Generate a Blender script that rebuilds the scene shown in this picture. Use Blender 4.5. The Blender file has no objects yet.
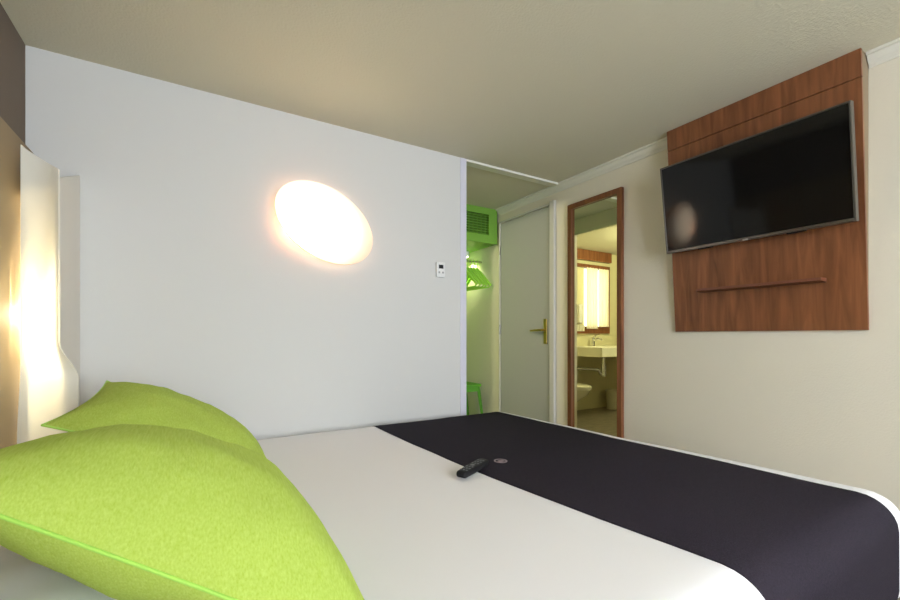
import bpy, bmesh, math, random
from mathutils import Vector, Matrix, noise
random.seed(7)
R = math.radians
sc = bpy.context.scene
COL = sc.collection
H = 1.02            # camera height above the floor
CEIL = 2.207
XL, XR, YB, YN = -0.60, 2.44, 2.364, -2.20     # headboard wall, television wall, back wall, near wall

# ------------------------------------------------------------------ materials
def mat(name, col, rough=0.6, metal=0.0, spec=0.5, emit=None, estr=0.0, trans=0.0, coat=0.0):
    m = bpy.data.materials.new(name); m.use_nodes = True
    b = m.node_tree.nodes['Principled BSDF']
    b.inputs['Base Color'].default_value = (*col, 1)
    b.inputs['Roughness'].default_value = rough
    b.inputs['Metallic'].default_value = metal
    b.inputs['Specular IOR Level'].default_value = spec
    b.inputs['Coat Weight'].default_value = coat
    if trans: b.inputs['Transmission Weight'].default_value = trans
    if emit:
        b.inputs['Emission Color'].default_value = (*emit, 1)
        b.inputs['Emission Strength'].default_value = estr
    return m

def nodes(m): return m.node_tree.nodes, m.node_tree.links, m.node_tree.nodes['Principled BSDF']

def bump(m, scale, strength, dist=0.01, stretch=(1, 1, 1), detail=4):
    n, l, b = nodes(m)
    tc = n.new('ShaderNodeTexCoord'); mp = n.new('ShaderNodeMapping'); mp.inputs['Scale'].default_value = stretch
    t = n.new('ShaderNodeTexNoise'); t.inputs['Scale'].default_value = scale; t.inputs['Detail'].default_value = detail
    bp = n.new('ShaderNodeBump'); bp.inputs['Strength'].default_value = strength; bp.inputs['Distance'].default_value = dist
    l.new(tc.outputs['Object'], mp.inputs['Vector']); l.new(mp.outputs['Vector'], t.inputs['Vector'])
    l.new(t.outputs['Fac'], bp.inputs['Height']); l.new(bp.outputs['Normal'], b.inputs['Normal'])
    return m

def vary(m, c1, c2, scale, stretch=(1, 1, 1), detail=6, lo=0.3, hi=0.7, dist=0.0):
    n, l, b = nodes(m)
    tc = n.new('ShaderNodeTexCoord'); mp = n.new('ShaderNodeMapping'); mp.inputs['Scale'].default_value = stretch
    t = n.new('ShaderNodeTexNoise'); t.inputs['Scale'].default_value = scale; t.inputs['Detail'].default_value = detail
    t.inputs['Distortion'].default_value = dist
    r = n.new('ShaderNodeValToRGB')
    r.color_ramp.elements[0].position = lo; r.color_ramp.elements[0].color = (*c1, 1)
    r.color_ramp.elements[1].position = hi; r.color_ramp.elements[1].color = (*c2, 1)
    l.new(tc.outputs['Object'], mp.inputs['Vector']); l.new(mp.outputs['Vector'], t.inputs['Vector'])
    l.new(t.outputs['Fac'], r.inputs['Fac']); l.new(r.outputs['Color'], b.inputs['Base Color'])
    return m

def translucent(name, col, frac=0.6, rough=0.5):
    m = bpy.data.materials.new(name); m.use_nodes = True
    n, l = m.node_tree.nodes, m.node_tree.links
    n.remove(n['Principled BSDF'])
    d = n.new('ShaderNodeBsdfDiffuse'); d.inputs['Color'].default_value = (*col, 1)
    t = n.new('ShaderNodeBsdfTranslucent'); t.inputs['Color'].default_value = (*col, 1)
    mx = n.new('ShaderNodeMixShader'); mx.inputs[0].default_value = frac
    l.new(d.outputs[0], mx.inputs[1]); l.new(t.outputs[0], mx.inputs[2])
    l.new(mx.outputs[0], n['Material Output'].inputs['Surface'])
    return m

M = {}
M['wall_grey'] = bump(mat('wall_grey', (.615, .612, .598), .75, spec=.25), 160, .12, .003)
M['wall_cream'] = bump(mat('wall_cream', (.76, .72, .61), .8, spec=.2), 130, .3, .004)
M['wall_brown'] = bump(mat('wall_brown', (.16, .128, .10), .8, spec=.2), 150, .3, .004)
M['wall_bath'] = mat('wall_bath', (.66, .62, .40), .5)
M['ceiling'] = bump(mat('ceiling', (.63, .60, .475), .9, spec=.1), 110, .42, .005)
M['trim_white'] = mat('trim_white', (.72, .71, .64), .45)
M['trim_lilac'] = mat('trim_lilac', (.62, .61, .70), .4)
M['floor_wood'] = vary(mat('floor_wood', (.16, .13, .09), .45), (.10, .085, .06), (.24, .20, .145), 6, (1, 9, 1), lo=.3, hi=.7)
M['wood'] = bump(vary(mat('red_wood', (.2, .07, .035), .42, spec=.35), (.112, .037, .014), (.275, .108, .043), 6, (4.5, 4.5, .30), 8, .26, .74, .9), 60, .05, .002, (6, 6, .4))
M['wood_dark'] = mat('wood_dark', (.16, .055, .026), .45)
M['wood_side'] = mat('panel_side', (.22, .165, .10), .6)
M['headboard'] = bump(mat('headboard', (.29, .215, .12), .6, spec=.3), 90, .08, .002, (1, 1, .2))
M['bedspread'] = bump(mat('bedspread', (.82, .82, .85), .85, spec=.15), 420, .15, .002)
M['runner'] = bump(vary(mat('runner', (.03, .025, .028), .85, spec=.12), (.009, .0075, .0125), (.019, .0155, .025), 260, lo=.35, hi=.65), 480, .5, .003)
M['lime'] = bump(vary(mat('lime_fabric', (.42, .58, .05), .9, spec=.15), (.315, .44, .05), (.455, .585, .13), 75, (4.6, .26, 3.4), 5, .2, .8), 80, .32, .003, (4.6, .28, 3.4))
M['lime_piping'] = mat('lime_piping', (.34, .62, .09), .6)
M['green'] = mat('green_lacquer', (.17, .37, .045), .45)
M['green_dark'] = mat('green_dark', (.075, .19, .016), .6)
M['green_wall'] = mat('green_wall', (.42, .60, .09), .7)
M['stool'] = mat('stool_green', (.10, .34, .025), .5)
M['hanger'] = mat('hanger_green', (.42, .80, .10), .35)
M['door'] = mat('door_grey', (.39, .40, .39), .5)
M['door_frame'] = mat('door_frame', (.58, .57, .54), .5)
M['brass'] = mat('brass', (.62, .45, .14), .28, 1.0)
M['chrome'] = mat('chrome', (.75, .75, .75), .12, 1.0)
M['steel'] = mat('steel', (.42, .41, .40), .35, 1.0)
M['mirror'] = mat('mirror_glass', (.80, .83, .66), .0, 1.0)
M['black'] = mat('black_plastic', (.010, .010, .012), .55, spec=.2)
M['screen'] = mat('screen', (.003, .003, .003), .07, spec=.28)
M['bezel'] = mat('bezel', (.14, .13, .12), .3, .85)
M['button'] = mat('button_grey', (.13, .13, .14), .5)
M['plastic_white'] = mat('plastic_white', (.74, .74, .73), .4)
M['thermo_button'] = mat('thermo_button', (.35, .35, .35), .5)
M['lcd'] = mat('lcd', (.01, .012, .014), .25)
M['ceramic'] = mat('ceramic', (.80, .78, .66), .12)
M['shade'] = translucent('lamp_shade', (.93, .92, .86), .42)
M['side'] = mat('lamp_side', (.70, .68, .63), .55)
M['diffuser'] = translucent('diffuser', (.95, .89, .82), .62)
M['rim_orange'] = translucent('rim_orange', (.90, .42, .16), .3)
M['curtain'] = translucent('curtain', (.92, .88, .76), .65)
M['bulb'] = mat('bulb', (1, .9, .6), .5, emit=(1, .82, .45), estr=14)
M['spot_glow'] = mat('spot_glow', (1, 1, .8), .5, emit=(1, .98, .7), estr=4)
M['emblem'] = mat('emblem', (.26, .20, .22), .5)
M['bin'] = mat('bin', (.50, .47, .36), .5)
M['glass'] = mat('glass', (1, 1, 1), .0, trans=1.0)

# ------------------------------------------------------------------ helpers
def BM(): return bmesh.new()

def box(bm, x0, x1, y0, y1, z0, z1, bev=0, seg=2):
    b2 = bmesh.new()
    bmesh.ops.create_cube(b2, size=1)
    for v in b2.verts:
        v.co = Vector(((x0 + x1) / 2 + v.co.x * (x1 - x0), (y0 + y1) / 2 + v.co.y * (y1 - y0), (z0 + z1) / 2 + v.co.z * (z1 - z0)))
    if bev: bmesh.ops.bevel(b2, geom=b2.edges[:], offset=bev, segments=seg, profile=.5, affect='EDGES')
    merge(bm, b2)
    return bm

def merge(bm, b2, mx=None):
    if mx: bmesh.ops.transform(b2, matrix=mx, verts=b2.verts)
    me = bpy.data.meshes.new('tmp'); b2.to_mesh(me); b2.free(); bm.from_mesh(me); bpy.data.meshes.remove(me)

def tube(bm, path, rad, seg=10, closed=False, cap=True):
    pts = [Vector(p) for p in path]; n = len(pts); rings = []
    rads = rad if isinstance(rad, (list, tuple)) else [rad] * n
    up = None
    for i, p in enumerate(pts):
        a = pts[(i - 1) % n] if (closed or i > 0) else p
        b = pts[(i + 1) % n] if (closed or i < n - 1) else p
        t = (b - a).normalized()
        if up is None: up = Vector((0, 0, 1)) if abs(t.z) < .9 else Vector((1, 0, 0))
        s = t.cross(up).normalized(); u2 = s.cross(t).normalized(); up = u2
        rings.append([bm.verts.new(p + (s * math.cos(2 * math.pi * k / seg) + u2 * math.sin(2 * math.pi * k / seg)) * rads[i]) for k in range(seg)])
    for i in range(n if closed else n - 1):
        A, B = rings[i], rings[(i + 1) % n]
        for k in range(seg): bm.faces.new((A[k], A[(k + 1) % seg], B[(k + 1) % seg], B[k]))
    if cap and not closed:
        bm.faces.new(rings[0][::-1]); bm.faces.new(rings[-1])
    return bm

def prism(bm, poly, axis, a, b):
    """extrude a 2D polygon (list of pairs) along axis from a to b"""
    def P(p, t):
        if axis == 'X': return Vector((t, p[0], p[1]))
        if axis == 'Y': return Vector((p[0], t, p[1]))
        return Vector((p[0], p[1], t))
    A = [bm.verts.new(P(p, a)) for p in poly]; B = [bm.verts.new(P(p, b)) for p in poly]; n = len(poly)
    for i in range(n): bm.faces.new((A[i], A[(i + 1) % n], B[(i + 1) % n], B[i]))
    bm.faces.new(A[::-1]); bm.faces.new(B)
    bmesh.ops.recalc_face_normals(bm, faces=bm.faces[:])
    return bm

def lathe(bm, prof, mx=Matrix(), seg=48):
    """profile of (radius, height) turned about local z"""
    rings = []
    for r, z in prof:
        if r < 1e-5: rings.append([bm.verts.new(mx @ Vector((0, 0, z)))])
        else: rings.append([bm.verts.new(mx @ Vector((r * math.cos(2 * math.pi * k / seg), r * math.sin(2 * math.pi * k / seg), z))) for k in range(seg)])
    for A, B in zip(rings, rings[1:]):
        for k in range(seg):
            k2 = (k + 1) % seg
            if len(A) == 1 and len(B) == 1: continue
            if len(A) == 1: bm.faces.new((A[0], B[k], B[k2]))
            elif len(B) == 1: bm.faces.new((A[k], A[k2], B[0]))
            else: bm.faces.new((A[k], A[k2], B[k2], B[k]))
    bmesh.ops.recalc_face_normals(bm, faces=bm.faces[:])
    return bm

def rbox(bm, sx, sy, sz, r, n=24, mx=None, disp=None):
    """rounded box centred at the origin, dense grid"""
    b2 = bmesh.new()
    hx, hy, hz = sx / 2, sy / 2, sz / 2
    def samp(h):
        m = 6
        e = [-h + r * (1 - math.cos(math.pi / 2 * i / m)) * 1.0 for i in range(m + 1)]
        mid = [-h + r + (2 * h - 2 * r) * i / n for i in range(1, n)]
        return e + mid + [-x for x in e[::-1]]
    X, Y, Z = samp(hx), samp(hy), samp(hz)
    def put(p):
        q = Vector((max(-hx + r, min(hx - r, p.x)), max(-hy + r, min(hy - r, p.y)), max(-hz + r, min(hz - r, p.z))))
        d = p - q
        if d.length > 1e-9: p = q + d.normalized() * r
        if disp: p = disp(p)
        return p
    def face(U, V, f):
        g = [[b2.verts.new(put(f(u, v))) for v in V] for u in U]
        for i in range(len(U) - 1):
            for j in range(len(V) - 1): b2.faces.new((g[i][j], g[i + 1][j], g[i + 1][j + 1], g[i][j + 1]))
    for s in (-1, 1):
        face(X, Y, lambda u, v: Vector((u, v, s * hz)))
        face(X, Z, lambda u, v: Vector((u, s * hy, v)))
        face(Y, Z, lambda u, v: Vector((s * hx, u, v)))
    bmesh.ops.remove_doubles(b2, verts=b2.verts[:], dist=.0004)
    bmesh.ops.recalc_face_normals(b2, faces=b2.faces[:])
    if mx: bmesh.ops.transform(b2, matrix=mx, verts=b2.verts[:])
    merge(bm, b2)
    return bm

WM = {}
def obj(name, bm, m, parent=None, smooth=None):
    me = bpy.data.meshes.new(name); bm.to_mesh(me); bm.free()
    if parent is not None: me.transform(WM[parent.name].inverted())
    me.materials.append(m)
    o = bpy.data.objects.new(name, me); COL.objects.link(o)
    if smooth is not None:
        for p in me.polygons: p.use_smooth = True
        if smooth < 180: me.set_sharp_from_angle(angle=R(smooth))
    if parent is not None:
        o.parent = parent; WM[o.name] = WM[parent.name]
    else: WM[o.name] = Matrix()
    return o

def thing(name, label, cat, loc=(0, 0, 0), rot=(0, 0, 0), group=None):
    o = bpy.data.objects.new(name, None); COL.objects.link(o); o.empty_display_size = .1
    o.location = loc; o.rotation_euler = rot; o['label'] = label; o['category'] = cat
    if group: o['group'] = group
    from mathutils import Euler
    WM[o.name] = Matrix.Translation(loc) @ Euler(rot).to_matrix().to_4x4()
    return o

def tag(o, label, cat, group=None):
    o['label'] = label; o['category'] = cat
    if group: o['group'] = group
    return o

def struct(name, bm, m, label, cat, smooth=None):
    o = obj(name, bm, m, None, smooth); o['kind'] = 'structure'; o['label'] = label; o['category'] = cat
    return o

# ------------------------------------------------------------------ the room shell
struct('floor', box(BM(), XL - .1, XR + .1, YN - .1, 4.15, -.08, 0), M['floor_wood'], 'dark brown plank floor under the bed and bathroom', 'floor')
struct('ceiling', box(BM(), XL - .1, XR + .1, YN - .1, 4.15, CEIL, CEIL + .08), M['ceiling'], 'rough plastered ceiling over the whole bedroom', 'ceiling')
struct('wall_left', box(BM(), XL - .1, XL, YN - .1, 4.15, 0, CEIL), M['wall_brown'], 'dark brown wall above the headboard', 'wall')
struct('wall_back', box(BM(), XL, 1.50, YB, YB + .09, 0, CEIL), M['wall_grey'], 'pale grey wall carrying the glowing disc lamp', 'wall')
struct('trim_1', box(BM(), 1.50, 1.548, YB - .004, YB + .09, 0, CEIL, .003), M['trim_lilac'], 'pale lilac corner strip ending the grey wall', 'trim')
struct('wall_right', box(BM(), XR, XR + .1, YN - .1, 4.15, 0, CEIL), M['wall_cream'], 'cream wall carrying the television panel and mirror', 'wall')
bm = BM()
WX0, WX1, WZ0, WZ1 = -.25, 2.25, .55, 2.10
box(bm, XL, WX0, YN - .1, YN, 0, CEIL); box(bm, WX1, XR, YN - .1, YN, 0, CEIL)
box(bm, WX0, WX1, YN - .1, YN, 0, WZ0); box(bm, WX0, WX1, YN - .1, YN, WZ1, CEIL)
struct('wall_near', bm, M['wall_cream'], 'cream wall with the bedroom window behind the viewer', 'wall')
w = struct('window_1', BM(), M['plastic_white'], 'white framed bedroom window behind the viewer', 'window')
bm = BM()
for a, b in ((WX0, WX0 + .05), (WX1 - .05, WX1), (.975, 1.025)): box(bm, a, b, YN - .08, YN - .02, WZ0, WZ1)
for a, b in ((WZ0, WZ0 + .05), (WZ1 - .05, WZ1)): box(bm, WX0, WX1, YN - .08, YN - .02, a, b)
obj('window_frame', bm, M['plastic_white'], w)

# bathroom and closet walls
struct('wall_bathroom', box(box(box(BM(), 1.506, 1.546, 3.045, 4.05, 0, CEIL), 1.506, 1.546, YB + .09, 2.50, 0, CEIL), 1.506, 1.546, 2.50, 3.045, 2.055, CEIL),
       M['wall_cream'], 'wall with the bathroom doorway, seen in the mirror', 'wall')
struct('wall_closet', box(box(BM(), 1.548, 1.556, 3.16, 3.74, 0, CEIL), 1.548, XR, 3.75, 3.80, 0, CEIL), M['green_wall'], 'green painted closet niche walls', 'wall')
BX0, BX1, BZ0, BZ1 = -.20, .26, 1.10, 1.97     # bathroom window opening
bm = BM()
box(bm, XL, BX0, 4.05, 4.15, 0, CEIL); box(bm, BX1, 1.55, 4.05, 4.15, 0, CEIL)
box(bm, BX0, BX1, 4.05, 4.15, 0, BZ0); box(bm, BX0, BX1, 4.05, 4.15, BZ1, CEIL)
struct('wall_far', bm, M['wall_bath'], 'cream bathroom end wall with window, seen in the mirror', 'wall')
# crown moulding on the television wall, interrupted by the wooden panel
PY0, PY1 = .614, 1.449
prof = [(XR, CEIL - .055), (XR - .006, CEIL - .055), (XR - .009, CEIL - .047), (XR - .022, CEIL - .034), (XR - .034, CEIL - .014), (XR - .045, CEIL - .012), (XR - .045, CEIL), (XR, CEIL)]
struct('trim_2', prism(BM(), prof, 'Y', YN, PY0 - .001), M['trim_white'], 'white crown moulding right of the wooden panel', 'trim')
struct('trim_3', prism(BM(), prof, 'Y', PY1 + .001, 3.158), M['trim_white'], 'white crown moulding from the wooden panel to the closet', 'trim')
bm = BM(); box(bm, 1.548, XR - .045, YB - .004, YB + .008, CEIL - .016, CEIL, .002); box(bm, 1.548, XR - .045, YB + .008, YB + .07, CEIL - .010, CEIL)
struct('trim_4', bm, M['trim_white'], 'thin white strip crossing the ceiling at the entrance', 'trim')

# entrance door on the television wall
d = struct('door_1', box(BM(), XR - .012, XR - .0005, 2.478, 3.125, .005, 2.063, .002), M['door'], 'grey flush door with a brass lever handle', 'door')
bm = BM(); box(bm, XR - .028, XR - .001, 2.425, 2.474, 0, 2.095, .003); box(bm, XR - .020, XR - .001, 3.129, 3.143, 0, 2.085, .003); box(bm, XR - .024, XR - .001, 2.474, 3.129, 2.068, 2.085, .003)
obj('door_frame', bm, M['door_frame'], d)
h = obj('door_handle', box(BM(), XR - .024, XR - .012, 2.512, 2.546, .955, 1.158, .004), M['brass'], d)
bm = BM(); tube(bm, [(XR - .022, 2.53, 1.068), (XR - .064, 2.53, 1.068)], .009, 12); tube(bm, [(XR - .062, 2.524, 1.068), (XR - .064, 2.56, 1.068), (XR - .062, 2.66, 1.064)], [.010, .010, .008], 12)
obj('lever', bm, M['brass'], h, 40)
for z in (1.08, 1.82):
    obj('hinge', tube(BM(), [(XR - .02, 3.128, z - .045), (XR - .02, 3.128, z + .045)], .008, 12), M['steel'], d, 40)

# ------------------------------------------------------------------ bed
ANG = R(5.0)
LB = 2.335
FOOT = Vector((1.81, 2.315, 0))                # far foot corner
SK = math.tan(ANG); WB = FOOT.y - .395
BC = Vector((FOOT.x - LB / 2 + SK * WB / 2, FOOT.y - WB / 2, 0))
TOP = .516
bedM = Matrix.Translation((BC.x, BC.y, 0)) @ Matrix(((1, -SK, 0, 0), (0, 1, 0, 0), (0, 0, 1, 0), (0, 0, 0, 1)))
bed = thing('bed', 'large double bed with a smooth white bedspread along the grey wall', 'bed', (BC.x, BC.y, 0))
def soft(p):
    n = noise.noise(Vector((p.x * 2.3, p.y * 2.3, p.z * 2 + 3.1))) * .004 + noise.noise(Vector((p.x * 6, p.y * 6, p.z * 5))) * .0015
    return p + Vector((n * .4, n * .4, n))
def lb(*a, bev=0):
    b2 = BM(); box(b2, *a, bev); bmesh.ops.transform(b2, matrix=bedM, verts=b2.verts[:]); return b2
ZB = .15
obj('bedspread', rbox(BM(), LB, WB, TOP - ZB, .095, 30, bedM @ Matrix.Translation((0, 0, (TOP + ZB) / 2)), soft), M['bedspread'], bed, 180)
obj('bed_base', lb(-LB / 2 + .06, LB / 2 - .06, -WB / 2 + .06, WB / 2 - .06, .07, .22, bev=.01), M['wood_dark'], bed)
for sx in (-1, 1):
    for sy in (-1, 1):
        obj('leg', lb(sx * (LB / 2 - .16) - .03, sx * (LB / 2 - .16) + .03, sy * (WB / 2 - .16) - .03, sy * (WB / 2 - .16) + .03, 0, .075), M['wood_dark'], bed)

bm = BM()
O = .0025
rbox(bm, LB + 2 * O, WB + 2 * O, TOP - ZB + 2 * O, .095 + O, 30, Matrix.Translation((0, 0, (TOP + ZB) / 2)), soft)
def cut(bm, co, no):
    bmesh.ops.bisect_plane(bm, geom=bm.verts[:] + bm.edges[:] + bm.faces[:], plane_co=co, plane_no=no, clear_outer=True)
def edge(y):
    Y = max(.40, min(2.30, y + BC.y)); s_ = 2.25 - Y      # the loose cloth lies with a slightly bowed edge
    return .846 + .048 * s_ * s_ + SK * (Y - BC.y) - BC.x
cut(bm, (LB / 2 - .957, 0, 0), (-1, 0, 0)); cut(bm, (LB / 2 - .128, 0, 0), (1, -.022, 0)); cut(bm, (0, 0, .12), (0, 0, -1))
x0_ = LB / 2 - .957; xf_ = LB / 2 - .15
for v in bm.verts:
    v.co.x += max(0, min(1, (xf_ - v.co.x) / (xf_ - x0_))) * (edge(v.co.y) - x0_)
bmesh.ops.solidify(bm, geom=bm.faces[:], thickness=.002)
bmesh.ops.transform(bm, matrix=bedM, verts=bm.verts[:])
run = thing('bed_runner', 'dark aubergine cloth runner laid across the foot of the bed', 'bed runner', (BC.x, BC.y, TOP))
obj('cloth', bm, M['runner'], run, 50)
bm = BM()
lathe(bm, [(0, .0005), (.022, .0005), (.022, 0)], seg=40); 
ev = Matrix.Translation((1.040, 1.338, TOP + O + .002)) @ Matrix.Rotation(ANG, 4, 'Z')
bm = BM()
lathe(bm, [(.021, .0), (.021, .0012), (.027, .0012), (.027, 0), (.021, 0)], ev, 40)
for k in range(-2, 3):
    hgt = .013 - abs(k) * .002
    b2 = BM(); box(b2, k * .006 - .0018, k * .006 + .0018, -hgt, hgt * .7, 0, .0012); merge(bm, b2, ev)
b2 = BM(); box(b2, -.015, .015, -.013, -.0095, 0, .0013); merge(bm, b2, ev)
obj('emblem', bm, M['emblem'], run)['label'] = 'pale round embroidered emblem'

# remote control
rl = Vector((.872, 1.285, TOP + .006)); ra = R(28)
rem = thing('remote_control', 'black remote control lying half on the dark runner', 'remote control', rl, (0, 0, ra))
rM = Matrix.Translation(rl) @ Matrix.Rotation(ra, 4, 'Z')
b2 = rbox(BM(), .19, .046, .024, .0105, 6, Matrix.Translation((0, 0, .0125)), lambda p: Vector((p.x, p.y * (1 + .10 * math.cos(p.x / .095 * 3)), p.z)))
bmesh.ops.transform(b2, matrix=rM, verts=b2.verts[:]); obj('body', b2, M['black'], rem, 60)
for i in range(7):
    for j in range(3):
        if i == 3 and j != 1: continue
        r_ = .0085 if i == 3 else .0038
        x, y = -.072 + i * .022, (j - 1) * .0115
        b2 = BM(); lathe(b2, [(r_, .0235), (r_ * .95, .0258), (0, .0262)], rM @ Matrix.Translation((x, y, 0)), 12)
        obj('button', b2, M['button'], rem, 50)

# ------------------------------------------------------------------ cushions
def cushion(name, label, corners, T, up, seed, fabric, piping=None, pinch=.07, cat='cushion', sag=0.0, group=None, low=1.0, wrk=1.0, ex=(.5, .5)):
    """corners A B C D in order round the seam; T half thickness; up = side the face bulges to"""
    A, B, C_, D = [Vector(c) for c in corners]
    ctr = (A + B + C_ + D) / 4
    o = thing(name, label, cat, (ctr.x, ctr.y, min(c[2] for c in corners) - .0), (0, 0, 0), group)
    N = 56
    nrm = ((C_ - A).cross(D - B)).normalized()
    if nrm.dot(Vector(up)) < 0: nrm = -nrm
    def base(x, y):
        px = x * (1 - pinch * (1 - y * y) * 0 - 0) ; 
        u, v = (x + 1) / 2, (y + 1) / 2
        p = A * (1 - u) * (1 - v) + B * u * (1 - v) + C_ * u * v + D * (1 - u) * v
        # edges pulled in between the corners
        k = pinch
        dx = ((B - A) + (C_ - D)) / 4; dy = ((D - A) + (C_ - B)) / 4
        return p - dx * x * abs(x) ** 3 * k * (1 - y * y) - dy * y * abs(y) ** 3 * k * (1 - x * x)
    def prof(x, y):
        return max(0.0, (1 - abs(x) ** 2.3) * (1 - abs(y) ** 2.3)) ** (ex[0] + (ex[1] - ex[0]) * (y + 1) / 2)
    bm = BM(); g = {}
    xs = [math.sin(math.pi / 2 * (-1 + 2 * i / N)) for i in range(N + 1)]
    for s in (1, -1):
        for i, x in enumerate(xs):
            for j, y in enumerate(xs):
                edge = i in (0, N) or j in (0, N)
                if s == -1 and edge: g[(s, i, j)] = g[(1, i, j)]; continue
                p = base(x, y); f = prof(x, y)
                r = max(abs(x), abs(y)); cr = abs(x * y)
                q = Vector((x * 3.1, y * 3.1, seed + s))
                wr = noise.noise(q) * .011 * f * wrk + noise.noise(q * 3.2) * .004 * f * wrk
                wr += math.sin((x - y if x * y < 0 else x + y) * 0 + (abs(x) - abs(y)) * 16 + seed) * .006 * cr ** 2 * f ** .5
                p = p + nrm * s * (T * (1.0 if s == 1 else low) * f + wr)
                g[(s, i, j)] = bm.verts.new(p)
    for s in (1, -1):
        for i in range(N):
            for j in range(N):
                q = [g[(s, i, j)], g[(s, i + 1, j)], g[(s, i + 1, j + 1)], g[(s, i, j + 1)]]
                bm.faces.new(q if s == 1 else q[::-1])
    bmesh.ops.recalc_face_normals(bm, faces=bm.faces[:])
    obj('cover', bm, fabric, o, 180)
    if piping:
        loop = [base(x, -1) for x in xs[:-1]] + [base(1, y) for y in xs[:-1]] + [base(x, 1) for x in xs[:0:-1]] + [base(-1, y) for y in xs[:0:-1]]
        obj('piping', tube(BM(), loop, .003, 8, closed=True), piping, o, 180)
    return o
Z = lambda r: r + H
cushion('cushion', 'larger lime green cushion in front, piped seam facing the viewer',
        [(.26, .57, Z(-.485)), (.20, 1.28, Z(-.425)), (-.33, 1.38, Z(-.325)), (-.36, .86, Z(-.18))], .154, (0, 0, 1), 1.7, M['lime'], M['lime_piping'], .03, low=.74, ex=(.62, .78))
cushion('cushion', 'lime green cushion farther back, its corner beside the pale curved lamp',
        [(.215, 1.46, Z(-.465)), (.195, 1.96, Z(-.475)), (-.30, 2.09, Z(-.175)), (-.335, 1.44, Z(-.225))], .115, (0, 0, 1), 4.2, M['lime'], M['lime_piping'], .07, low=.5, ex=(.42, .66))
cushion('pillow', 'white bed pillow lying under the front lime cushion',
        [(-.10, .66, Z(-.483)), (-.12, 1.36, Z(-.483)), (-.52, 1.36, Z(-.483)), (-.50, .66, Z(-.483))], .042, (0, 0, 1), 9.2, M['bedspread'], None, .05, 'pillow', low=.35, wrk=.3)

# ------------------------------------------------------------------ headboard and bedside lamp
hb = struct
tag(obj('headboard', box(BM(), XL + .001, XL + .03, YN + .15, 2.345, .02, 1.765, .004), M['headboard']), 'golden brown headboard panel behind the pale curved lamp', 'headboard')
lamp = thing('bedside_lamp', 'tall curved white lamp screen glowing beside the headboard', 'lamp', (-.50, 2.15, 0))
# curved translucent screen
def screen_pt(s, z, off=0.0):
    """s 0..1 from the free edge to the outer edge; plan of the screen, slightly bowed"""
    zr = z - H
    # outer edge swings out below the waist
    k = 0 if zr > -.02 else (1 if zr < -.16 else (3 * ((-.02 - zr) / .14) ** 2 - 2 * ((-.02 - zr) / .14) ** 3))
    a = Vector((-.542, 2.10)); 
    if zr < -.05: a = a + Vector((-.012, -.0)) * min(1, (-.05 - zr) / .3)
    b = Vector((-.428, 2.045)).lerp(Vector((-.388, 2.11)), k)
    p = a.lerp(b, s)
    nn = Vector((b.y - a.y, -(b.x - a.x))).normalized()
    bow = .014 * math.sin(math.pi * s)
    p = p - nn * (bow - off)
    return Vector((p.x, p.y, z))
bm = BM(); NS, NZ = 14, 60; th = .006
for off in (0, th):
    for s in range(NS): pass
ZS0 = .575
def top(s): return H + .690 - .085 * s ** .8
grid = {}
for o_, off in enumerate((0, th)):
    for i in range(NS + 1):
        for j in range(NZ + 1):
            s = i / NS; z = ZS0 + (top(s) - ZS0) * j / NZ
            grid[(o_, i, j)] = bm.verts.new(screen_pt(s, z, off))
for i in range(NS):
    for j in range(NZ):
        for o_ in (0, 1):
            q = [grid[(o_, i, j)], grid[(o_, i + 1, j)], grid[(o_, i + 1, j + 1)], grid[(o_, i, j + 1)]]; bm.faces.new(q)
for i in range(NS):
    for j in (0, NZ): bm.faces.new([grid[(0, i, j)], grid[(0, i + 1, j)], grid[(1, i + 1, j)], grid[(1, i, j)]])
for j in range(NZ):
    for i in (0, NS): bm.faces.new([grid[(0, i, j)], grid[(0, i, j + 1)], grid[(1, i, j + 1)], grid[(1, i, j)]])
bmesh.ops.recalc_face_normals(bm, faces=bm.faces[:])
obj('lamp_screen', bm, M['shade'], lamp, 60)
# grey return between the screen and the grey wall
prism_side = prism(BM(), [(2.052, H + .578), (2.054, H - .02), (2.068, H - .055), (2.092, H - .09), (2.117, H - .125), (2.130, H - .16), (2.130, .58), (2.355, .58), (2.355, H + .685)], 'X', -.437, -.429)
obj('side_panel', prism_side, M['side'], lamp)
obj('back_baffle', box(BM(), -.560, -.439, 2.335, 2.342, .58, H + .63), M['side'], lamp)  # unseen plate added to keep bulb light off the grey wall
obj('cover', prism(BM(), [(-.544, 2.116), (-.437, 2.068), (-.437, 2.335), (-.568, 2.335)], 'Z', H + .535, H + .541), M['side'], lamp)  # unseen lid added to stop light leaking up onto the wall
obj('bracket', box(BM(), -.57, -.53, 2.20, 2.225, H - .10, H - .085), M['steel'], lamp)
for bx, by in ((-.470, 2.135), (-.518, 2.265)):  # second bulb is an unseen addition that lights the headboard
    obj('bulb', tube(BM(), [(bx, by, H + .03), (bx, by, H + .05), (bx, by, H + .11), (bx, by, H + .13)], [.006, .013, .013, .006], 14), M['bulb'], lamp, 60)
    obj('lamp_holder', tube(BM(), [(bx, by, H - .085), (bx, by, H + .03)], .011, 12), M['plastic_white'], lamp, 40)
    obj('bulb_baffle', tube(BM(), [(bx, by, H + .15), (bx, by, H + .155)], .036 if by < 2.2 else .034, 20), M['side'], lamp, 40)  # unseen discs added to block light rising from the bulbs
obj('headboard_baffle', box(BM(), -.533, -.528, 2.105, 2.19, H - .40, H + .45), M['plastic_white'], lamp)  # unseen plate added to shade the headboard from the front bulb
obj('arm', tube(BM(), [(-.560, 2.21, H - .09), (-.470, 2.135, H - .09)], .007, 10), M['steel'], lamp, 40)

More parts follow.
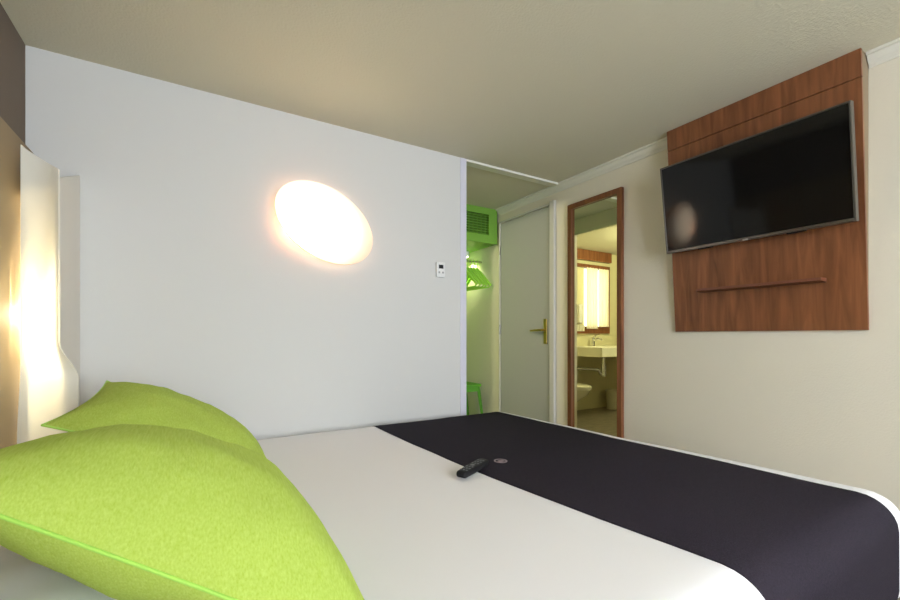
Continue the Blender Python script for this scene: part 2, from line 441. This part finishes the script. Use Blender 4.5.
# ------------------------------------------------------------------ disc wall lamp
DC = Vector((.604, YB, H + .611)); DR = .262
disc = thing('wall_lamp', 'glowing white disc lamp on the pale grey wall', 'lamp', DC)
dM = Matrix.Translation(DC) @ Matrix.Rotation(R(90), 4, 'X') @ Matrix.Rotation(R(-28), 4, 'Z') @ Matrix.Diagonal((.279 / DR, .193 / DR, 1, 1))       # local z -> -y (into the room)
bm = lathe(BM(), [(0, .082), (DR * .35, .080), (DR * .7, .074), (DR * .92, .066), (DR, .058)], dM, 72)
obj('diffuser', bm, M['diffuser'], disc, 180)
bm = lathe(BM(), [(DR, .058), (DR, .050), (DR * .985, .036), (DR * .95, .027)], dM, 72)
obj('rim', bm, M['rim_orange'], disc, 180)
obj('back_plate', lathe(BM(), [(0, -.001), (.19, -.001), (.19, .010), (0, .012)], dM, 48), M['plastic_white'], disc, 40)
obj('lamp_socket', tube(BM(), [DC + Vector((0, -.015, 0)), DC + Vector((0, -.045, 0))], .02, 16), M['plastic_white'], disc, 40)

# thermostat
th_ = thing('thermostat', 'small white thermostat with a dark display on the grey wall', 'thermostat', (1.343, YB, H + .385))
obj('body', box(BM(), 1.312, 1.374, YB - .018, YB + .001, H + .378, H + .475, .004), M['plastic_white'], th_)
obj('display', box(BM(), 1.327, 1.359, YB - .020, YB - .0175, H + .433, H + .457), M['lcd'], th_)
for k in (-1, 1):
    obj('button', box(BM(), 1.343 + k * .013 - .006, 1.343 + k * .013 + .006, YB - .021, YB - .0175, H + .402, H + .414, .001), M['thermo_button'], th_)

# ------------------------------------------------------------------ television panel
pan = thing('wooden_backboard', 'red brown wooden wall panel leaning out behind the television', 'wall panel', (XR, (PY0 + PY1) / 2, H + .03))
zb, zt = H + .025, CEIL - .001
xb, xt = 2.427, 2.341
def xf(z): return xb + (xt - xb) * (z - zb) / (zt - zb)
zs = H + 1.072
bt = .016
obj('casing', prism(BM(), [(xf(zb) + bt, zb + .002), (xf(zt) + bt, zt), (XR - .0005, zt), (XR - .0005, zb + .002)], 'Y', PY0 + .002, PY1 - .002), M['wood_side'], pan)
def board(za, zc):
    return prism(BM(), [(xf(za), za), (xf(zc), zc), (xf(zc) + bt, zc), (xf(za) + bt, za)], 'Y', PY0, PY1)
obj('lower_board', board(zb, zs - .002), M['wood'], pan); obj('upper_board', board(zs + .002, zt), M['wood'], pan)
z0 = H + .252
obj('shelf', prism(BM(), [(xf(z0) + .002, z0 - .012), (xf(z0) - .066, z0 - .006), (xf(z0) - .066, z0 + .006), (xf(z0) + .002, z0 + .008)], 'Y', .745, 1.285), M['wood_dark'], pan)

tl = R(7.54); tc = Vector((2.298, 1.032, H + .714))
tv = thing('television', 'large black flat screen television tilted down on the wooden panel', 'television', tc, (0, tl, 0))
# local: x towards the wall, y along the wall, z up ; top leans into the room
from mathutils import Euler
tM = Matrix.Translation(tc) @ Euler((0, -tl, 0)).to_matrix().to_4x4()
tv.rotation_euler = (0, -tl, 0); WM[tv.name] = tM
TW, TH = .818 / 2, .484 / 2
def tb(*a, bev=0):
    b2 = BM(); box(b2, *a, bev); bmesh.ops.transform(b2, matrix=tM, verts=b2.verts[:]); return b2
obj('screen', tb(-.001, .012, -TW + .007, TW - .007, -TH + .014, TH - .007), M['screen'], tv)
b2 = BM(); bz = .008
box(b2, -.006, .028, -TW, -TW + bz, -TH, TH, .002); box(b2, -.006, .028, TW - bz, TW, -TH, TH, .002)
box(b2, -.006, .028, -TW + bz, TW - bz, TH - bz, TH, .002); box(b2, -.006, .028, -TW + bz, TW - bz, -TH, -TH + .015, .002)
bmesh.ops.transform(b2, matrix=tM, verts=b2.verts[:]); obj('bezel', b2, M['bezel'], tv)
obj('housing', tb(.012, .040, -TW + .02, TW - .02, -TH + .02, TH - .02, bev=.008), M['black'], tv)
obj('emblem', tb(-.010, -.005, -.012, .012, -TH - .003, -TH + .008, bev=.002), M['steel'], tv)
for yy in (-.20, .20): obj('speaker', tb(.002, .024, yy - .035, yy + .035, -TH - .006, -TH + .002, bev=.002), M['black'], tv)
b2 = tb(.038, .075, -.12, .12, -.10, .10)
obj('wall_mount', b2, M['black'], tv)

# ------------------------------------------------------------------ mirror
MY0, MY1, MZ0, MZ1 = 1.808, 2.283, .16, H + .992
mir = thing('wall_mirror', 'tall narrow mirror in a red brown wooden frame', 'mirror', (XR, (MY0 + MY1) / 2, MZ0))
bm = BM(); fw = .036; fx = XR - .028
box(bm, fx, XR - .0005, MY0, MY0 + fw, MZ0, MZ1, .002); box(bm, fx, XR - .0005, MY1 - fw, MY1, MZ0, MZ1, .002)
box(bm, fx, XR - .0005, MY0 + fw, MY1 - fw, MZ0, MZ0 + fw, .002); box(bm, fx, XR - .0005, MY0 + fw, MY1 - fw, MZ1 - fw, MZ1, .002)
obj('frame', bm, M['wood'], mir)
obj('glass', box(BM(), XR - .008, XR - .002, MY0 + fw - .006, MY1 - fw + .006, MZ0 + fw - .006, MZ1 - fw + .006), M['mirror'], mir)

# ------------------------------------------------------------------ closet niche
VZ0, VZ1 = H + .862, CEIL - .002
vx0, vx1, vy = 1.560, 2.418, 3.163
vb = thing('ventilation_cabinet', 'bright green ventilation cabinet high in the closet niche', 'ventilation cabinet', ((vx0 + vx1) / 2, vy + .29, VZ0))
bm = BM(); g0, g1, gz0, gz1 = 1.70, 2.325, H + .935, H + 1.125
box(bm, vx0, vx1, vy, vy + .02, VZ0, gz0); box(bm, vx0, vx1, vy, vy + .02, gz1, VZ1)
box(bm, vx0, g0, vy, vy + .02, gz0, gz1); box(bm, g1, vx1, vy, vy + .02, gz0, gz1)
box(bm, vx0, vx1, vy + .02, 3.74, VZ0, VZ0 + .015); box(bm, vx1 - .015, vx1, vy + .02, 3.74, VZ0 + .015, VZ1); box(bm, vx0, vx0 + .015, vy + .02, 3.74, VZ0 + .015, VZ1)
obj('casing', bm, M['green'], vb)
gr = obj('grille', box(BM(), g0, g1, vy + .03, vy + .035, gz0, gz1), M['green_dark'], vb)
for k in range(8):
    z = gz0 + (k + .5) * (gz1 - gz0) / 8
    b2 = BM(); prism(b2, [(vy + .002, z - .008), (vy + .006, z - .010), (vy + .024, z + .002), (vy + .020, z + .005)], 'X', g0, g1)
    obj('slat', b2, M['green'], gr)
for k in range(1, 14):
    x = g0 + k * (g1 - g0) / 14
    obj('bar', box(BM(), x - .002, x + .002, vy + .001, vy + .004, gz0, gz1), M['green'], gr)
sp = thing('spotlight', 'small glowing spotlight under the green cabinet', 'light', (2.36, 3.60, VZ0 - .001))
obj('housing', lathe(BM(), [(0, 0), (.026, 0), (.026, -.05), (.020, -.05)], Matrix.Translation((2.36, 3.60, VZ0 - .001)), 24), M['plastic_white'], sp, 40)
obj('lens', lathe(BM(), [(.020, -.05), (.014, -.060), (0, -.064)], Matrix.Translation((2.36, 3.60, VZ0 - .001)), 24), M['spot_glow'], sp, 180)
rz = H + .735
rail = thing('clothes_rail', 'thin metal clothes rail under the green cabinet', 'rail', (2.0, 3.45, rz))
obj('rod', tube(BM(), [(1.557, 3.45, rz), (XR, 3.45, rz)], .010, 12), M['steel'], rail, 40)
def hanger(x, label, turn):
    loc = (x, 3.45, rz)
    o = thing('clothes_hanger', label, 'hanger', loc, (0, 0, turn), 'green hangers on the closet rail')
    mx = WM[o.name]
    hook = [(0, -.019 * math.cos(a) , .019 * math.sin(a) - .004) for a in [R(q) for q in range(-30, 181, 15)]]
    hook = [(0, .019 * math.cos(R(q)), .019 * math.sin(R(q)) - .004) for q in range(-40, 171, 15)]
    tail = [(0, -.018, -.016), (0, -.006, -.035), (0, 0, -.05), (0, 0, -.085)]
    b2 = tube(BM(), hook + tail, .0035, 8); bmesh.ops.transform(b2, matrix=mx, verts=b2.verts[:]); obj('hook', b2, M['hanger'], o, 60)
    b2 = BM()
    sh = []
    for s in (-1, 1):
        pts = [(0, s * t * .215, -.075 - .175 * t ** 1.1) for t in [i / 8 for i in range(9)]]
        tube(b2, pts, [.017 - .004 * i / 8 for i in range(9)], 10)
    bmesh.ops.transform(b2, matrix=mx, verts=b2.verts[:]); obj('shoulder', b2, M['hanger'], o, 60)
    b2 = tube(BM(), [(0, -.205, -.250), (0, -.19, -.268), (0, .19, -.268), (0, .205, -.250)], .006, 8)
    bmesh.ops.transform(b2, matrix=mx, verts=b2.verts[:]); obj('bar', b2, M['hanger'], o, 60)
    return o
hl = ['bright green hanger on the rail, nearest the grey door', 'bright green hanger on the rail, second from the grey door',
      'bright green hanger on the rail, third from the grey door', 'bright green hanger on the rail, fourth from the grey door', 'bright green hanger on the rail, farthest from the grey door']
for i, (x, t) in enumerate(((2.385, 2), (2.345, 1.5), (2.31, 2), (2.27, 1.5), (2.225, 2))): hanger(x, hl[i], R(t))

st = thing('stool', 'green stool standing in the closet niche', 'stool', (2.17, 3.42, 0))
obj('seat', box(BM(), 1.97, 2.335, 3.30, 3.58, .535, .562, .006), M['stool'], st)
obj('apron', box(BM(), 1.995, 2.31, 3.315, 3.565, .49, .536), M['stool'], st)
for sx, xa, xb_ in ((-1, 2.0, 1.95), (1, 2.312, 2.385)):
    for ya, yb_ in ((3.325, 3.30), (3.555, 3.58)):
        obj('leg', tube(BM(), [(xa, ya, .545), (xb_, yb_, 0)], [.019, .015], 4), M['stool'], st)

# ------------------------------------------------------------------ bathroom seen in the mirror
wf = struct('window_2', BM(), M['wood'], 'wood framed bathroom window, bright in the mirror', 'window')
bm = BM(); f = .045
box(bm, BX0 - f, BX0, 4.02, 4.10, BZ0 - f, BZ1 + f); 
box(bm, BX0, BX1, 4.02, 4.10, BZ1, BZ1 + f); box(bm, BX0, BX1, 4.02, 4.10, BZ0 - f, BZ0 + .05)
box(bm, BX0 - f, .62, 3.99, 4.05, CEIL - .14, CEIL - .002)
box(bm, BX1, .62, 4.02, 4.05, BZ1, BZ1 + f); box(bm, BX1, .62, 4.0, 4.05, BZ0 - f, BZ0 - f + .03)
obj('window_frame', bm, M['wood'], wf)
obj('window_pane', box(BM(), BX0, BX1, 4.085, 4.09, BZ0 + .05, BZ1), M['glass'], wf)
def curtain(label, x0, x1, y, z0, z1):
    bm = BM(); n = 40; rows = []
    for z in (z0, (z0 + z1) / 2, z1):
        row = []
        for side in (0, .003):
            row.append([bm.verts.new((x0 + (x1 - x0) * i / n, y + .012 * math.sin(i / n * 2 * math.pi * 4) + side, z)) for i in range(n + 1)])
        rows.append(row)
    for a, b in zip(rows, rows[1:]):
        for s in (0, 1):
            for i in range(n): bm.faces.new((a[s][i], a[s][i + 1], b[s][i + 1], b[s][i]))
        for i in (0, n): bm.faces.new((a[0][i], a[1][i], b[1][i], b[0][i]))
    for r in (rows[0], rows[-1]):
        for i in range(n): bm.faces.new((r[0][i], r[0][i + 1], r[1][i + 1], r[1][i]))
    bmesh.ops.recalc_face_normals(bm, faces=bm.faces[:])
    tag(obj('curtain', bm, M['curtain'], None, 60), label, 'curtain', 'sheer bathroom curtains')
curtain('right hand sheer white curtain at the bathroom window in the mirror', BX0 + .0, .015, 4.0, BZ0 + .05, BZ1 - .004)
curtain('left hand sheer white curtain at the bathroom window in the mirror', .035, BX1, 4.0, BZ0 + .02, BZ1 - .004)

wb = thing('washbasin', 'cream rectangular washbasin in the bathroom, seen in the mirror', 'washbasin', (.5, 3.7, .76))
bm = BM(); sx0, sx1, sy0, sy1, sz0, sz1 = -.37, .73, 3.36, 4.05, .765, .880
box(bm, sx0, sx1, sy0, sy0 + .03, sz0, sz1, .006); box(bm, sx0, sx0 + .03, sy0 + .03, sy1, sz0, sz1, .004); box(bm, sx1 - .03, sx1, sy0 + .03, sy1, sz0, sz1, .004)
box(bm, sx0 + .03, sx1 - .03, sy1 - .12, sy1, sz0, sz1); box(bm, sx0 + .03, sx1 - .03, sy0 + .03, sy1 - .12, sz0, sz0 + .04)
obj('basin', bm, M['ceramic'], wb)
bm = BM(); tube(bm, [(.19, 3.78, sz0 + .02), (.19, 3.78, .56), (.19, 3.78, .52), (.21, 3.79, .50), (.24, 3.80, .52), (.26, 3.81, .57), (.38, 3.86, .58), (.50, 4.05, .58)], .022, 12)
tube(bm, [(.19, 3.78, .64), (.19, 3.78, .48)], .034, 14)
obj('waste_pipe', bm, M['chrome'], wb, 50)['label'] = 'chrome waste pipe'
fa = thing('faucet', 'chrome mixer faucet on the bathroom washbasin, seen in the mirror', 'faucet', (.17, 3.97, sz1))
obj('body', tube(BM(), [(.17, 3.97, sz1), (.17, 3.97, sz1 + .10), (.17, 3.965, sz1 + .12)], [.024, .021, .017], 16), M['chrome'], fa, 50)
obj('spout', tube(BM(), [(.17, 3.96, sz1 + .075), (.17, 3.88, sz1 + .105), (.17, 3.83, sz1 + .095), (.17, 3.82, sz1 + .08)], .013, 12), M['chrome'], fa, 50)
obj('lever', tube(BM(), [(.17, 3.965, sz1 + .115), (.17, 3.93, sz1 + .145), (.17, 3.87, sz1 + .165)], [.012, .009, .007], 12), M['chrome'], fa, 50)

to = thing('toilet', 'wall hung cream toilet beyond the washbasin, seen in the mirror', 'toilet', (1.0, 3.80, .1))
def oval(bm, levels, cx=.95, cy=3.69):
    rings = []
    for (rx, ry, z, oy) in levels:
        rings.append([bm.verts.new((cx + rx * math.cos(2 * math.pi * k / 32), cy + oy + ry * math.sin(2 * math.pi * k / 32), z)) for k in range(32)])
    for A, B in zip(rings, rings[1:]):
        for k in range(32): bm.faces.new((A[k], A[(k + 1) % 32], B[(k + 1) % 32], B[k]))
    bm.faces.new(rings[0][::-1]); bm.faces.new(rings[-1]); return bm
obj('bowl', oval(BM(), [(.08, .14, .16, .12), (.12, .22, .22, .10), (.17, .30, .32, .03), (.185, .325, .385, .01)]), M['ceramic'], to, 50)
obj('wall_bracket', box(BM(), .83, 1.07, 3.95, 4.0505, .16, .37, .01), M['ceramic'], to)
obj('seat', oval(BM(), [(.19, .33, .387, .01), (.192, .332, .402, .01)]), M['ceramic'], to, 40)
obj('lid', oval(BM(), [(.19, .33, .405, .01), (.19, .33, .425, .01), (.17, .30, .432, .01)]), M['ceramic'], to, 40)
bi = thing('waste_bin', 'cream waste bin on the bathroom floor, seen in the mirror', 'bin', (-.13, 3.88, 0))
obj('body', lathe(BM(), [(0, .001), (.085, .001), (.10, .27), (.094, .27), (.08, .012), (0, .012)], Matrix.Translation((-.13, 3.88, 0)), 32), M['bin'], bi, 40)
ds = thing('soap_dispenser', 'white soap dispenser on the bathroom wall, seen in the mirror', 'soap dispenser', (.40, 4.05, 1.2))
obj('body', box(BM(), .37, .44, 3.97, 4.05, 1.20, 1.45, .012), M['plastic_white'], ds)
obj('pump', box(BM(), .385, .425, 3.975, 4.03, 1.185, 1.20, .003), M['steel'], ds)
for k, (x, lab) in enumerate(((.42, 'farthest from the window'), (.365, 'middle one of three'), (.31, 'nearest the window'))):
    gl = lathe(BM(), [(0, 0), (.020, 0), (.024, .085), (.021, .085), (.018, .006), (0, .006)], Matrix.Translation((x, 4.024, BZ0 - f + .0305)), 20)
    tag(obj('tumbler', gl, M['ceramic'], None, 40), 'small white tumbler on the bathroom ledge, ' + lab, 'tumbler', 'tumblers on the bathroom ledge')

# unseen ceiling lamp added behind the viewer to brighten bed and right wall
cl = thing('added_ceiling_lamp', 'added round white ceiling lamp, unseen, brightening the bed and right wall', 'lamp', (.75, -.75, CEIL))
cM = Matrix.Translation((.75, -.75, CEIL)) @ Matrix.Rotation(R(180), 4, 'X')
obj('base', lathe(BM(), [(0, -.001), (.17, -.001), (.17, .03), (.16, .03), (.16, .012), (0, .012)], cM, 48), M['plastic_white'], cl, 40)
obj('diffuser', lathe(BM(), [(.16, .03), (.155, .06), (.12, .085), (.06, .097), (0, .10)], cM, 48), M['diffuser'], cl, 180)

# ------------------------------------------------------------------ lights
def area(name, loc, rot, sx, sy, e, col):
    l = bpy.data.lights.new(name, 'AREA'); l.shape = 'RECTANGLE'; l.size = sx; l.size_y = sy; l.energy = e; l.color = col
    o = bpy.data.objects.new(name, l); COL.objects.link(o); o.location = loc; o.rotation_euler = rot; return o
def point(name, loc, e, col, r=.02):
    l = bpy.data.lights.new(name, 'POINT'); l.energy = e; l.color = col; l.shadow_soft_size = r
    o = bpy.data.objects.new(name, l); COL.objects.link(o); o.location = loc; return o
area('window_daylight', (1.0, YN - .12, 1.33), (R(90), 0, 0), 2.4, 1.45, 96, (.84, .91, 1.0))
point('added_ceiling_light', (.75, -.75, CEIL - .05), 190, (.96, .98, 1), .03)  # fill light for the bed and right wall, inside the added fitting
area('bathroom_daylight', (.03, 4.078, 1.56), (R(-90), 0, 0), .44, .80, 3.2, (1, .96, .84))
point('bathroom_fill', (.35, 2.75, 2.06), 36, (1, .94, .62), .06)  # added bare light with no fitting, placed outside the mirror's view
point('bedside_bulb_light', (-.470, 2.135, H + .08), 75, (1, .91, .68), .025)
point('bedside_headboard_fill', (-.518, 2.265, H + .08), 6, (1, .89, .62), .025)  # added behind the screen for the glow on the headboard
l = bpy.data.lights.new('disc_lamp_light', 'AREA'); l.shape = 'ELLIPSE'; l.size = .38; l.size_y = .26; l.energy = 2.1; l.color = (1, .89, .70)
o = bpy.data.objects.new('disc_lamp_light', l); COL.objects.link(o)
o.matrix_world = Matrix.Translation(DC + Vector((-.045, -.022, .004))) @ Matrix.Rotation(R(90), 4, 'X') @ Matrix.Rotation(R(-28), 4, 'Z') @ Matrix.Rotation(R(180), 4, 'X')
point('disc_glow_light', DC + Vector((-.17, -.040, -.05)), .55, (1, .33, .11), .02)
l = bpy.data.lights.new('closet_spot_light', 'SPOT'); l.energy = 7.5; l.color = (1, .97, .60); l.spot_size = R(130); l.spot_blend = 1.0; l.shadow_soft_size = .02
o = bpy.data.objects.new('closet_spot_light', l); COL.objects.link(o); o.location = (2.36, 3.60, VZ0 - .075)

w = bpy.data.worlds.new('sky'); sc.world = w; w.use_nodes = True
w.node_tree.nodes['Background'].inputs[0].default_value = (.85, .92, 1, 1); w.node_tree.nodes['Background'].inputs[1].default_value = .6

# ------------------------------------------------------------------ camera
c = bpy.data.cameras.new('camera'); co = bpy.data.objects.new('camera', c); COL.objects.link(co)
c.sensor_width = 36; c.lens = 36 * 421 / 900; c.shift_y = .04; c.clip_start = .01
co.location = (0, 0, H); co.rotation_euler = (R(90), 0, -R(31.0))
sc.camera = co
sc.view_settings.view_transform = 'Standard'; sc.view_settings.look = 'None'; sc.view_settings.gamma = 1; sc.view_settings.use_curve_mapping = False
sc.view_settings.exposure = 0.58
sc.cycles.max_bounces = 12; sc.cycles.diffuse_bounces = 6; sc.cycles.caustics_reflective = False; sc.cycles.caustics_refractive = False
sc.cycles.use_denoising = True; sc.cycles.sample_clamp_indirect = 5
